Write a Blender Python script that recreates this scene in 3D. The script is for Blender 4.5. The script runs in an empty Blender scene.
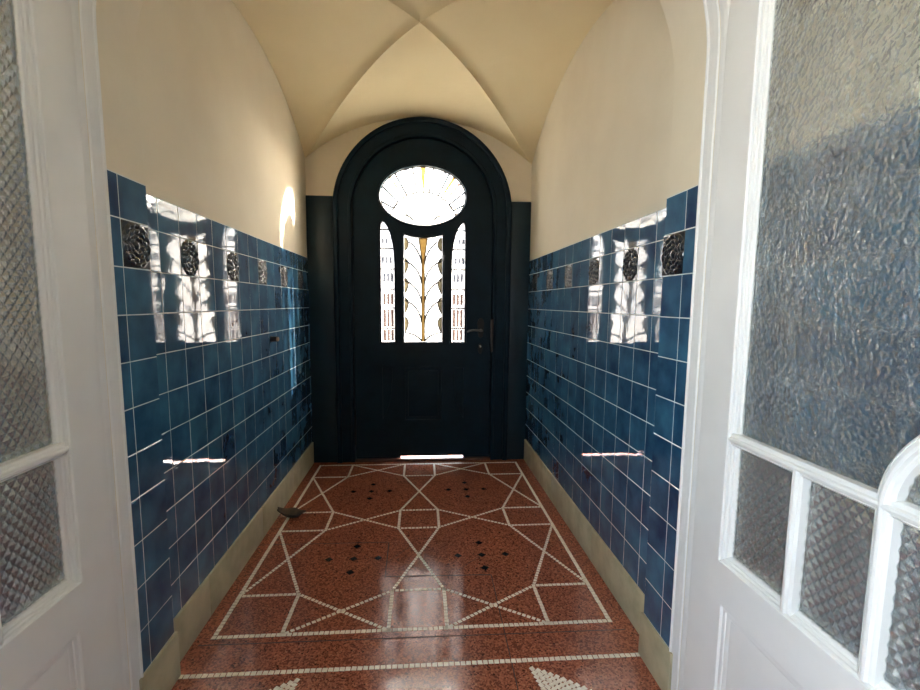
import bpy, bmesh, math, random
from mathutils import Vector, Matrix
random.seed(7)
C = bpy.context.scene.collection
PI = math.pi

# ---------------------------------------------------------------- dimensions (metres; +Y towards the front door, camera at Y = 0)
XL, XR = -0.966, 0.953          # tiled faces of the passage
PL, PR = -0.931, 0.900          # tiled faces of the arch piers
YP, YA = 1.700, 1.440           # arch: far face, near face
YD = 4.126                      # face of the front door wall
TILE = 0.15
ZB = 0.1825                     # first tile line
ZPT = ZB + 10*TILE + 0.134      # tile top on the piers
ZWT = ZB + 10*TILE + 0.1215     # tile top on the passage walls
XC = (XL + XR)/2
DX = 0.018                      # centre line of the front door
HALLX0, HALLX1, HALLY = -0.985, 0.965, -2.6

# ---------------------------------------------------------------- materials
def new_mat(name):
    m = bpy.data.materials.new(name); m.use_nodes = True
    nt = m.node_tree; nt.nodes.clear()
    out = nt.nodes.new('ShaderNodeOutputMaterial')
    return m, nt, out
def N(nt, typ, **kw):
    n = nt.nodes.new(typ)
    for k, v in kw.items():
        if k.startswith('i_'):
            n.inputs[k[2:].replace('_', ' ')].default_value = v
        else: setattr(n, k, v)
    return n
def rgba(c): return (c[0], c[1], c[2], 1.0)
def lin(r, g, b):
    f = lambda v: (v/255/12.92) if v/255 <= 0.04045 else ((v/255+0.055)/1.055)**2.4
    return (f(r), f(g), f(b))

def paint(name, c1, c2=None, rough=0.5, scale=4.0, bump=0.0, bscale=60.0, coat=0.0, spec=0.5, detail=4):
    m, nt, out = new_mat(name)
    b = N(nt, 'ShaderNodeBsdfPrincipled'); b.inputs['Roughness'].default_value = rough
    b.inputs['Specular IOR Level'].default_value = spec
    b.inputs['Coat Weight'].default_value = coat
    tc = N(nt, 'ShaderNodeTexCoord')
    if c2:
        no = N(nt, 'ShaderNodeTexNoise'); no.inputs['Scale'].default_value = scale; no.inputs['Detail'].default_value = detail
        nt.links.new(tc.outputs['Object'], no.inputs['Vector'])
        r = N(nt, 'ShaderNodeValToRGB'); r.color_ramp.elements[0].position = 0.35; r.color_ramp.elements[1].position = 0.65
        r.color_ramp.elements[0].color = rgba(c1); r.color_ramp.elements[1].color = rgba(c2)
        nt.links.new(no.outputs['Fac'], r.inputs['Fac']); nt.links.new(r.outputs['Color'], b.inputs['Base Color'])
    else: b.inputs['Base Color'].default_value = rgba(c1)
    if bump:
        n2 = N(nt, 'ShaderNodeTexNoise'); n2.inputs['Scale'].default_value = bscale; n2.inputs['Detail'].default_value = 3
        nt.links.new(tc.outputs['Object'], n2.inputs['Vector'])
        bp = N(nt, 'ShaderNodeBump'); bp.inputs['Strength'].default_value = 1.0; bp.inputs['Distance'].default_value = bump
        nt.links.new(n2.outputs['Fac'], bp.inputs['Height']); nt.links.new(bp.outputs['Normal'], b.inputs['Normal'])
    nt.links.new(b.outputs['BSDF'], out.inputs['Surface'])
    return m

def tile_mat(name, deep, light, rough=0.035, wav=0.00026):
    """glazed tile: mottled colour per island, slightly wavy glossy glaze"""
    m, nt, out = new_mat(name)
    b = N(nt, 'ShaderNodeBsdfPrincipled'); b.inputs['Roughness'].default_value = 0.5; b.inputs['Specular IOR Level'].default_value = 0.06
    b.inputs['Coat Weight'].default_value = 1.0; b.inputs['Coat Roughness'].default_value = rough; b.inputs['Coat IOR'].default_value = 1.7
    tc = N(nt, 'ShaderNodeTexCoord'); geo = N(nt, 'ShaderNodeNewGeometry')
    no = N(nt, 'ShaderNodeTexNoise'); no.inputs['Scale'].default_value = 9; no.inputs['Detail'].default_value = 6
    nt.links.new(tc.outputs['Object'], no.inputs['Vector'])
    mul = N(nt, 'ShaderNodeMath', operation='MULTIPLY_ADD'); mul.inputs[1].default_value = 0.24; mul.inputs[2].default_value = -0.1
    nt.links.new(geo.outputs['Random Per Island'], mul.inputs[0])
    add = N(nt, 'ShaderNodeMath', operation='ADD')
    nt.links.new(no.outputs['Fac'], add.inputs[0]); nt.links.new(mul.outputs[0], add.inputs[1])
    r = N(nt, 'ShaderNodeValToRGB'); r.color_ramp.elements[0].position = 0.25; r.color_ramp.elements[1].position = 0.85
    r.color_ramp.elements[0].color = rgba(deep); r.color_ramp.elements[1].color = rgba(light)
    nt.links.new(add.outputs[0], r.inputs['Fac']); nt.links.new(r.outputs['Color'], b.inputs['Base Color'])
    n2 = N(nt, 'ShaderNodeTexNoise'); n2.inputs['Scale'].default_value = 16; n2.inputs['Detail'].default_value = 2.5
    nt.links.new(tc.outputs['Object'], n2.inputs['Vector'])
    bp = N(nt, 'ShaderNodeBump'); bp.inputs['Strength'].default_value = 1.0; bp.inputs['Distance'].default_value = wav
    nt.links.new(n2.outputs['Fac'], bp.inputs['Height']); nt.links.new(bp.outputs['Normal'], b.inputs['Normal']); nt.links.new(bp.outputs['Normal'], b.inputs['Coat Normal'])
    nt.links.new(b.outputs['BSDF'], out.inputs['Surface'])
    return m

def terrazzo():
    m, nt, out = new_mat('red_terrazzo')
    b = N(nt, 'ShaderNodeBsdfPrincipled')
    tc = N(nt, 'ShaderNodeTexCoord')
    v = N(nt, 'ShaderNodeTexVoronoi'); v.inputs['Scale'].default_value = 150
    nt.links.new(tc.outputs['Object'], v.inputs['Vector'])
    sep = N(nt, 'ShaderNodeSeparateColor'); nt.links.new(v.outputs['Color'], sep.inputs['Color'])
    r = N(nt, 'ShaderNodeValToRGB'); r.color_ramp.interpolation = 'CONSTANT'
    cr = r.color_ramp
    cr.elements[0].position = 0; cr.elements[0].color = rgba(lin(112, 61, 45))
    cr.elements[1].position = 0.3; cr.elements[1].color = rgba(lin(158, 93, 68))
    for p, c in ((0.6, lin(176, 107, 80)), (0.8, lin(140, 79, 58)), (0.93, lin(176, 116, 88)), (0.975, lin(60, 34, 26))):
        e = cr.elements.new(p); e.color = rgba(c)
    nt.links.new(sep.outputs[0], r.inputs['Fac'])
    # worn, paler clouds and sparse black chips
    n1 = N(nt, 'ShaderNodeTexNoise'); n1.inputs['Scale'].default_value = 3.0; n1.inputs['Detail'].default_value = 5
    nt.links.new(tc.outputs['Object'], n1.inputs['Vector'])
    mr = N(nt, 'ShaderNodeMapRange'); mr.inputs[1].default_value = 0.35; mr.inputs[2].default_value = 0.75; mr.inputs[3].default_value = 0.0; mr.inputs[4].default_value = 0.3
    nt.links.new(n1.outputs['Fac'], mr.inputs[0])
    mx = N(nt, 'ShaderNodeMix', data_type='RGBA'); mx.inputs[7].default_value = rgba(lin(110, 62, 48))
    nt.links.new(mr.outputs[0], mx.inputs[0]); nt.links.new(r.outputs['Color'], mx.inputs[6])
    nt.links.new(mx.outputs[2], b.inputs['Base Color'])
    n3 = N(nt, 'ShaderNodeTexNoise'); n3.inputs['Scale'].default_value = 7; n3.inputs['Detail'].default_value = 6
    nt.links.new(tc.outputs['Object'], n3.inputs['Vector'])
    m3 = N(nt, 'ShaderNodeMapRange'); m3.inputs[1].default_value = 0.3; m3.inputs[2].default_value = 0.7; m3.inputs[3].default_value = 0.07; m3.inputs[4].default_value = 0.22
    nt.links.new(n3.outputs['Fac'], m3.inputs[0]); nt.links.new(m3.outputs[0], b.inputs['Roughness'])
    b.inputs['Specular IOR Level'].default_value = 0.5
    nt.links.new(b.outputs['BSDF'], out.inputs['Surface'])
    return m

def stained(name, tint, clear=0.45, scale=30.0, bump=0.002, vary=None):
    """leaded-window glass: part clear, part milky (translucent), thin glossy skin"""
    m, nt, out = new_mat(name)
    tc = N(nt, 'ShaderNodeTexCoord')
    no = N(nt, 'ShaderNodeTexNoise'); no.inputs['Scale'].default_value = scale; no.inputs['Detail'].default_value = 3
    nt.links.new(tc.outputs['Object'], no.inputs['Vector'])
    r = N(nt, 'ShaderNodeValToRGB'); r.color_ramp.elements[0].position = 0.35; r.color_ramp.elements[1].position = 0.65
    r.color_ramp.elements[0].color = rgba(tint); r.color_ramp.elements[1].color = rgba(vary or tint)
    nt.links.new(no.outputs['Fac'], r.inputs['Fac'])
    tr = N(nt, 'ShaderNodeBsdfTransparent'); tl = N(nt, 'ShaderNodeBsdfTranslucent'); gl = N(nt, 'ShaderNodeBsdfGlossy')
    gl.inputs['Roughness'].default_value = 0.08
    nt.links.new(r.outputs['Color'], tr.inputs['Color']); nt.links.new(r.outputs['Color'], tl.inputs['Color'])
    bp = N(nt, 'ShaderNodeBump'); bp.inputs['Distance'].default_value = bump
    nt.links.new(no.outputs['Fac'], bp.inputs['Height']); nt.links.new(bp.outputs['Normal'], gl.inputs['Normal'])
    m1 = N(nt, 'ShaderNodeMixShader'); m1.inputs[0].default_value = 1-clear
    nt.links.new(tr.outputs[0], m1.inputs[1]); nt.links.new(tl.outputs[0], m1.inputs[2])
    m2 = N(nt, 'ShaderNodeMixShader'); m2.inputs[0].default_value = 0.05
    nt.links.new(m1.outputs[0], m2.inputs[1]); nt.links.new(gl.outputs[0], m2.inputs[2])
    nt.links.new(m2.outputs[0], out.inputs['Surface'])
    return m

def obscure_glass(name, kind, thru, milky):
    """textured door glass: 'hammered' = fine pebbles, 'cross' = small pressed pyramids"""
    m, nt, out = new_mat(name)
    tc = N(nt, 'ShaderNodeTexCoord')
    if kind == 'hammered':
        v = N(nt, 'ShaderNodeTexVoronoi', feature='SMOOTH_F1'); v.inputs['Scale'].default_value = 84; v.inputs['Smoothness'].default_value = 0.6
        n = N(nt, 'ShaderNodeTexNoise'); n.inputs['Scale'].default_value = 60; n.inputs['Detail'].default_value = 2
        nt.links.new(tc.outputs['Object'], n.inputs['Vector'])
        mv = N(nt, 'ShaderNodeVectorMath', operation='MULTIPLY_ADD'); mv.inputs[1].default_value = (0.012,)*3
        nt.links.new(n.outputs['Color'], mv.inputs[0]); nt.links.new(tc.outputs['Object'], mv.inputs[2])
        nt.links.new(mv.outputs[0], v.inputs['Vector'])
        h = v.outputs['Distance']; dist = 0.0060; rough = 0.05
    else:
        n = N(nt, 'ShaderNodeTexNoise'); n.inputs['Scale'].default_value = 90; n.inputs['Detail'].default_value = 2
        nt.links.new(tc.outputs['Object'], n.inputs['Vector']); h = n.outputs['Fac']; dist = 0.0004; rough = 0.03
    bp = N(nt, 'ShaderNodeBump'); bp.inputs['Distance'].default_value = dist; bp.inputs['Strength'].default_value = 1.0
    nt.links.new(h, bp.inputs['Height'])
    g = N(nt, 'ShaderNodeBsdfPrincipled'); g.inputs['Transmission Weight'].default_value = 1.0; g.inputs['IOR'].default_value = 1.5
    g.inputs['Roughness'].default_value = rough; g.inputs['Base Color'].default_value = (0.93, 0.96, 0.95, 1)
    nt.links.new(bp.outputs['Normal'], g.inputs['Normal'])
    d = N(nt, 'ShaderNodeBsdfDiffuse'); d.inputs['Color'].default_value = (0.5, 0.52, 0.51, 1)
    nt.links.new(bp.outputs['Normal'], d.inputs['Normal'])
    mx = N(nt, 'ShaderNodeMixShader'); mx.inputs[0].default_value = milky
    nt.links.new(g.outputs[0], mx.inputs[1]); nt.links.new(d.outputs[0], mx.inputs[2])
    if kind == 'cross':   # facets flash by reflection inside the thick pressed glass
        gl = N(nt, 'ShaderNodeBsdfGlossy'); gl.inputs['Roughness'].default_value = 0.10; gl.inputs['Color'].default_value = (0.9, 0.92, 0.9, 1)
        m3 = N(nt, 'ShaderNodeMixShader'); m3.inputs[0].default_value = 0.2
        nt.links.new(mx.outputs[0], m3.inputs[1]); nt.links.new(gl.outputs[0], m3.inputs[2]); mx = m3
    tr = N(nt, 'ShaderNodeBsdfTransparent'); tr.inputs['Color'].default_value = (0.95, 0.97, 0.97, 1)
    m2 = N(nt, 'ShaderNodeMixShader'); m2.inputs[0].default_value = thru
    nt.links.new(mx.outputs[0], m2.inputs[1]); nt.links.new(tr.outputs[0], m2.inputs[2])
    nt.links.new(m2.outputs[0], out.inputs['Surface'])
    return m

M = {}
M['plaster']  = paint('cream_plaster', lin(214, 203, 180), lin(220, 210, 188), rough=0.85, scale=2.5, bump=0.0012, bscale=25)
M['bounce_cut'] = paint('dark_bounce_cut', lin(86, 66, 48), lin(64, 48, 36), rough=0.5, scale=6)  # invented dark tone for the unseen end wall, soaks up bounced light
M['threshold'] = paint('worn_brown_threshold', lin(96, 52, 36), lin(70, 40, 30), rough=0.4, scale=20)
M['vault']    = paint('vault_plaster', lin(228, 212, 172), lin(232, 217, 178), rough=0.9, scale=2.0, bump=0.0015, bscale=14)
M['grout']    = paint('pale_grout', lin(226, 230, 226), lin(198, 206, 206), rough=0.8, scale=12)
M['tile']     = tile_mat('blue_glazed_tile', lin(15, 49, 86), lin(58, 112, 141))
M['rosette']  = tile_mat('dark_relief_glaze', lin(10, 16, 24), lin(24, 32, 42), rough=0.06, wav=0.0003)
M['stone']    = paint('beige_skirting_stone', lin(184, 176, 146), lin(160, 152, 124), rough=0.45, scale=9, detail=8, bump=0.0006, bscale=70)
M['terrazzo'] = terrazzo()
M['white_stone'] = paint('white_marble_tesserae', lin(238, 228, 212), lin(220, 206, 186), rough=0.3, scale=50)
M['black_stone'] = paint('black_stone_chip', lin(36, 26, 24), None, rough=0.25)
M['joint']    = paint('dark_floor_joint', lin(52, 28, 20), None, rough=0.7)
M['dark_paint'] = paint('blue_black_gloss_paint', lin(12, 35, 48), lin(9, 27, 38), rough=0.42, spec=0.16, scale=7, bump=0.0006, bscale=22)
M['dark_panel'] = paint('blue_black_panel_paint', lin(16, 42, 54), lin(12, 33, 44), rough=0.34, spec=0.36, scale=6, bump=0.0008, bscale=18)
M['iron']     = paint('black_iron', lin(16, 15, 15), None, rough=0.4, spec=0.4)
M['worn']     = paint('worn_brown_metal', lin(64, 42, 32), lin(36, 28, 24), rough=0.4, scale=30)
M['nickel']   = paint('nickel', (0.7, 0.68, 0.64), None, rough=0.2); M['nickel'].node_tree.nodes['Principled BSDF'].inputs['Metallic'].default_value = 1
M['dull_steel'] = paint('dull_dark_steel', (0.16, 0.15, 0.14), None, rough=0.28); M['dull_steel'].node_tree.nodes['Principled BSDF'].inputs['Metallic'].default_value = 1
M['white']    = paint('white_gloss_paint', lin(222, 222, 219), lin(216, 216, 213), rough=0.3, scale=5, bump=0.0004, bscale=18)
M['rubber']   = paint('grey_rubber', lin(150, 132, 112), None, rough=0.7)
M['leaf']     = paint('dry_brown_leaf', lin(88, 64, 44), lin(42, 30, 24), rough=0.6, scale=25)
M['lead']     = paint('lead_came', lin(40, 38, 36), None, rough=0.5)
M['clear']    = stained('clear_rippled_glass', (0.50, 0.495, 0.48), clear=0.55)
M['frosted']  = stained('pale_milk_glass', (0.125, 0.123, 0.125), clear=0.4)
M['milk']     = stained('white_opal_glass', (0.19, 0.19, 0.188), clear=0.08)
M['amber']    = stained('amber_glass', (0.065, 0.034, 0.007), clear=0.35, vary=(0.10, 0.065, 0.02))
M['straw']    = stained('straw_glass', (0.062, 0.050, 0.026), clear=0.25, vary=(0.10, 0.086, 0.054))
M['rose']     = stained('rose_rippled_glass', (0.045, 0.026, 0.022), clear=0.2, scale=60, vary=(0.085, 0.066, 0.058))
M['smoke']    = stained('grey_blue_glass', (0.03, 0.036, 0.048), clear=0.3, scale=60, vary=(0.10, 0.105, 0.12))
M['hammered'] = obscure_glass('hammered_glass', 'hammered', 0.16, 0.07)
M['cross']    = obscure_glass('cross_pressed_glass', 'cross', 0.06, 0.16)
M['gravel']   = paint('pale_paving', lin(196, 188, 172), lin(176, 166, 150), rough=0.9, scale=8)
M['pane']     = stained('window_pane', (0.95, 0.96, 0.96), clear=0.95)

# ---------------------------------------------------------------- mesh helpers
def link_mesh(name, me, mats, parent=None, smooth=False, angle=None):
    if not isinstance(mats, (list, tuple)): mats = [mats]
    for m in mats: me.materials.append(m)
    o = bpy.data.objects.new(name, me); C.objects.link(o)
    if smooth:
        for p in me.polygons: p.use_smooth = True
        if angle: 
            me.set_sharp_from_angle(angle=math.radians(angle))
    if parent is not None: o.parent = parent
    return o
def obj(name, bm, mats, parent=None, smooth=False, angle=None):
    me = bpy.data.meshes.new(name); bm.normal_update(); bm.to_mesh(me); bm.free()
    return link_mesh(name, me, mats, parent, smooth, angle)
def tag(o, label, cat, group=None, kind=None):
    o['label'] = label; o['category'] = cat
    if group: o['group'] = group
    if kind: o['kind'] = kind
    return o
def struct(o, label, cat): return tag(o, label, cat, kind='structure')
def empty(name, loc=(0, 0, 0)):
    o = bpy.data.objects.new(name, None); C.objects.link(o); o.empty_display_size = 0.1; o.location = loc
    return o
def add_box(bm, lo, hi, bevel=0.0, seg=2, mi=0):
    x0, y0, z0 = lo; x1, y1, z1 = hi
    vs = [bm.verts.new(p) for p in ((x0,y0,z0),(x1,y0,z0),(x1,y1,z0),(x0,y1,z0),(x0,y0,z1),(x1,y0,z1),(x1,y1,z1),(x0,y1,z1))]
    fs = [bm.faces.new([vs[i] for i in q]) for q in ((0,3,2,1),(4,5,6,7),(0,1,5,4),(1,2,6,5),(2,3,7,6),(3,0,4,7))]
    for f in fs: f.material_index = mi
    if bevel:
        es = list({e for f in fs for e in f.edges})
        bmesh.ops.bevel(bm, geom=es, offset=bevel, segments=seg, profile=0.5, affect='EDGES')
    return fs
def add_tube(bm, pts, r, n=10, closed=False, cap=True, squash=None):
    """tube along pts; r may be a list"""
    pts = [Vector(p) for p in pts]; k = len(pts); rings = []
    prev = None
    for i, p in enumerate(pts):
        a = pts[i-1] if (i > 0 or closed) else pts[i]; b = pts[(i+1) % k] if (i < k-1 or closed) else pts[i]
        t = (b - a).normalized()
        if prev is None:
            ref = Vector((0, 0, 1)) if abs(t.z) < 0.9 else Vector((0, 1, 0))
            u = t.cross(ref).normalized()
        else:
            u = (prev - t*prev.dot(t)).normalized()
        prev = u; w = t.cross(u)
        rr = r[i] if isinstance(r, (list, tuple)) else r
        rings.append([bm.verts.new(p + u*rr*math.cos(2*PI*j/n) + w*rr*math.sin(2*PI*j/n)) for j in range(n)])
    m = k if closed else k-1
    for i in range(m):
        A, B = rings[i], rings[(i+1) % k]
        for j in range(n): bm.faces.new((A[j], A[(j+1) % n], B[(j+1) % n], B[j]))
    if cap and not closed:
        bm.faces.new(rings[0][::-1]); bm.faces.new(rings[-1])
def add_lathe(bm, prof, origin, axis, n=24):
    """prof: list of (radius, distance along axis)"""
    ax = Vector(axis).normalized(); ref = Vector((0, 0, 1)) if abs(ax.z) < 0.9 else Vector((1, 0, 0))
    u = ax.cross(ref).normalized(); w = ax.cross(u); o = Vector(origin); rings = []
    for r, d in prof:
        rings.append([bm.verts.new(o + ax*d + (u*math.cos(2*PI*j/n) + w*math.sin(2*PI*j/n))*max(r, 1e-4)) for j in range(n)])
    for A, B in zip(rings, rings[1:]):
        for j in range(n): bm.faces.new((A[j], A[(j+1) % n], B[(j+1) % n], B[j]))
    bm.faces.new(rings[0][::-1]); bm.faces.new(rings[-1])

def plate(outlines, thick, bevel=0.0, seg=2):
    """flat sheet with holes from closed outlines (first = outside); returns mesh in local (u, v, w)"""
    cu = bpy.data.curves.new('tmp', 'CURVE'); cu.dimensions = '2D'; cu.fill_mode = 'BOTH'
    cu.extrude = max(thick/2 - bevel, 1e-4); cu.bevel_depth = bevel; cu.bevel_resolution = seg
    if bevel: cu.offset = -bevel
    for pts in outlines:
        s = cu.splines.new('POLY'); s.points.add(len(pts)-1)
        for p, q in zip(s.points, pts): p.co = (q[0], q[1], 0, 1)
        s.use_cyclic_u = True
    o = bpy.data.objects.new('tmp', cu); C.objects.link(o)
    dg = bpy.context.evaluated_depsgraph_get()
    me = bpy.data.meshes.new_from_object(o.evaluated_get(dg))
    bpy.data.objects.remove(o); bpy.data.curves.remove(cu)
    me.materials.clear()
    return me
TO_XZ = Matrix(((1,0,0,0),(0,0,-1,0),(0,1,0,0),(0,0,0,1)))      # (u,v,w) -> (u,-w,v): sheet facing -Y
TO_YZ = Matrix(((0,0,1,0),(1,0,0,0),(0,1,0,0),(0,0,0,1)))       # (u,v,w) -> X=w, Y=u, Z=v
def sheet(name, outlines, thick, at, plane, mats, parent=None, bevel=0.0, seg=2):
    me = plate(outlines, thick, bevel, seg)
    me.transform((TO_XZ if plane == 'xz' else TO_YZ))
    me.transform(Matrix.Translation((0, at, 0) if plane == 'xz' else (at, 0, 0)))
    return link_mesh(name, me, mats, parent, smooth=True, angle=32)
def rect(x0, x1, z0, z1): return [(x0,z0),(x1,z0),(x1,z1),(x0,z1)]
def ell(cx, cz, rx, rz, n=64, a0=0.0, a1=2*PI, end=False):
    k = n if not end else n+1
    return [(cx + rx*math.cos(a0+(a1-a0)*i/n), cz + rz*math.sin(a0+(a1-a0)*i/n)) for i in range(k)]
def arch(cx, hw, z0, zs, rise, n=48):
    return [(cx-hw, z0), (cx+hw, z0)] + ell(cx, zs, hw, rise, n, 0, PI, end=True)

# ---------------------------------------------------------------- tile panels
def cuts(a, b, start, step=TILE):
    """tile edges between a and b on the grid start + k*step"""
    out = [a]; k = math.ceil((a - start)/step + 1e-6)
    while start + k*step < b - 1e-4:
        if start + k*step > a + 0.004: out.append(start + k*step)
        k += 1
    out.append(b); return out
def tile_panel(name, parent, X, face, ys, zs, skip=None, group=None, jit=0.0009):
    """individually laid tiles on the plane x = X facing +x (face=1) or -x (-1), over a grout bed"""
    bm = bmesh.new(); rnd = random.Random(name + str(X))
    gb, ge, th = 0.0018, 0.0009, 0.006
    for i in range(len(ys)-1):
        for j in range(len(zs)-1):
            y0, y1, z0, z1 = ys[i]+gb, ys[i+1]-gb, zs[j]+gb, zs[j+1]-gb
            if y1-y0 < 0.004 or z1-z0 < 0.004: continue
            if skip and skip((ys[i]+ys[i+1])/2, (zs[j]+zs[j+1])/2): continue
            ty, tz = rnd.uniform(-jit, jit), rnd.uniform(-jit, jit)
            def P(y, z, d):
                return (X + face*(d + ty*(y-(y0+y1)/2)/0.15 + tz*(z-(z0+z1)/2)/0.15), y, z)
            rim = [bm.verts.new(P(y, z, -th)) for y, z in ((y0,z0),(y1,z0),(y1,z1),(y0,z1))]
            mid = [bm.verts.new(P(y, z, -ge)) for y, z in ((y0,z0),(y1,z0),(y1,z1),(y0,z1))]
            top = [bm.verts.new(P(y, z, 0)) for y, z in ((y0+ge,z0+ge),(y1-ge,z0+ge),(y1-ge,z1-ge),(y0+ge,z1-ge))]
            fs = [top] + [[mid[a], mid[(a+1)%4], top[(a+1)%4], top[a]] for a in range(4)] + [[rim[a], rim[(a+1)%4], mid[(a+1)%4], mid[a]] for a in range(4)]
            for f in fs: bm.faces.new(f if face > 0 else f[::-1])
    o = obj(name, bm, M['tile'], parent)
    return o
def grout_bed(parent, X, face, y0, y1, z0, z1, holes=None):
    d0, d1 = X - face*0.006, X - face*0.0010
    bm = bmesh.new(); add_box(bm, (min(d0,d1), y0, z0), (max(d0,d1), y1, z1)); return obj('grout_bed', bm, M['grout'], parent)
ROS_ME = {}
def rosette_mesh(face):
    """embossed tile: rings of rounded petals swirling round a boss"""
    if face in ROS_ME: return ROS_ME[face]
    n = 56; s = 0.147; bm = bmesh.new(); grid = []
    def h(u, v):
        r = math.hypot(u, v)/0.0735; th = math.atan2(v, u)
        if r >= 1: return 0.0
        rings = 4.0; k = int(r*rings); f = r*rings - k
        if k == 0: return 0.0070*math.cos(f*PI/2)**0.7
        m = 4 + 3*k
        ph = th*m/2 + k*PI*0.5 + f*0.9
        pet = abs(math.sin(ph))**0.55 * math.sin(PI*f)**0.6
        return 0.0080*pet
    for i in range(n+1):
        row = []
        for j in range(n+1):
            u, v = -s/2 + s*i/n, -s/2 + s*j/n
            edge = min(i, j, n-i, n-j)
            d = h(u, v) - (0.0012 if edge == 0 else 0)
            row.append(bm.verts.new((face*d, u, v)))
        grid.append(row)
    for i in range(n):
        for j in range(n):
            q = (grid[i][j], grid[i+1][j], grid[i+1][j+1], grid[i][j+1])
            bm.faces.new(q if face > 0 else q[::-1])
    # sides down to the grout
    def skirt(line):
        low = [bm.verts.new((v.co.x - face*0.0048, v.co.y, v.co.z)) for v in line]
        for a in range(len(line)-1):
            q = (line[a], low[a], low[a+1], line[a+1]); bm.faces.new(q if face > 0 else q[::-1])
    skirt([grid[i][0] for i in range(n+1)]); skirt([grid[n][j] for j in range(n+1)])
    skirt([grid[n-i][n] for i in range(n+1)]); skirt([grid[0][n-j] for j in range(n+1)])
    me = bpy.data.meshes.new('rosette_tile'); bm.normal_update(); bm.to_mesh(me); bm.free()
    me.materials.append(M['rosette'])
    for p in me.polygons: p.use_smooth = True
    me.set_sharp_from_angle(angle=math.radians(60))
    ROS_ME[face] = me; return me
def rosette(parent, X, face, y, z):
    o = bpy.data.objects.new('rosette_tile', rosette_mesh(face)); C.objects.link(o); o.parent = parent
    o.location = (X, y, z); return o

# ---------------------------------------------------------------- the setting
# floor, with its mosaic inlay
bm = bmesh.new(); add_box(bm, (-1.25, HALLY-0.3, -0.2), (1.25, YD+0.24, 0.0))
floor = struct(obj('floor', bm, M['terrazzo']), 'polished red-brown terrazzo floor with white mosaic line pattern', 'floor')
def tess(bm, x, y, ang, a, b, z=0.0016):
    ca, sa = math.cos(ang), math.sin(ang)
    cs = [(-a/2,-b/2),(a/2,-b/2),(a/2,b/2),(-a/2,b/2)]
    jit = lambda: random.uniform(-0.0009, 0.0009)
    top = []; bot = []
    for u, v in cs:
        u += jit(); v += jit()
        top.append(bm.verts.new((x+u*ca-v*sa, y+u*sa+v*ca, z))); bot.append(bm.verts.new((x+u*ca*1.06-v*sa*1.06, y+u*sa*1.06+v*ca*1.06, -0.002)))
    bm.faces.new(top)
    for i in range(4): bm.faces.new((bot[i], bot[(i+1)%4], top[(i+1)%4], top[i]))
def tess_line(bm, p, q, step=0.0225, a=0.0185, b=0.0185, ends=(True, True), twist=0.0):
    L = math.dist(p, q); n = max(1, round(L/step)); ang = math.atan2(q[1]-p[1], q[0]-p[0])
    for i in range(n+1):
        if (i == 0 and not ends[0]) or (i == n and not ends[1]): continue
        t = i/n; tess(bm, p[0]+(q[0]-p[0])*t, p[1]+(q[1]-p[1])*t, ang+twist+random.uniform(-.06, .06), a, b)
RX0, RX1, RY0, RY1, S = -0.884, 0.852, 1.905, 4.023, 0.282
bm = bmesh.new()
XS = [(RX0, RX0+S), ((RX0+RX1)/2-S/2+0.012, (RX0+RX1)/2+S/2-0.012+0.0), (RX1-S, RX1)]
YS = [(RY0, RY0+S), ((RY0+RY1)/2-S/2+0.012, (RY0+RY1)/2+S/2-0.012), (RY1-S, RY1)]
for a, b in (((RX0,RY0),(RX1,RY0)), ((RX1,RY0),(RX1,RY1)), ((RX1,RY1),(RX0,RY1)), ((RX0,RY1),(RX0,RY0))): tess_line(bm, a, b, ends=(True, False))
for i, (x0, x1) in enumerate(XS):
    for j, (y0, y1) in enumerate(YS):
        for (p, q, on) in (((x0,y0),(x1,y0), j == 0), ((x0,y1),(x1,y1), j == 2), ((x0,y0),(x0,y1), i == 0), ((x1,y0),(x1,y1), i == 2)):
            if not on: tess_line(bm, p, q, 0.0225, 0.0175, 0.0165)
        if i < 2:
            xb = XS[i+1][0]
            tess_line(bm, (x1, y0), (xb, y1), 0.0235, 0.0160, 0.0150, ends=(False, False)); tess_line(bm, (x1, y1), (xb, y0), 0.0235, 0.0160, 0.0150, ends=(False, False))
        if j < 2:
            yb = YS[j+1][0]
            tess_line(bm, (x0, y1), (x1, yb), 0.0235, 0.0160, 0.0150, ends=(False, False)); tess_line(bm, (x1, y1), (x0, yb), 0.0235, 0.0160, 0.0150, ends=(False, False))
tess_line(bm, (PL+0.012, 1.697), (PR-0.012, 1.697), step=0.0225)
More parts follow.
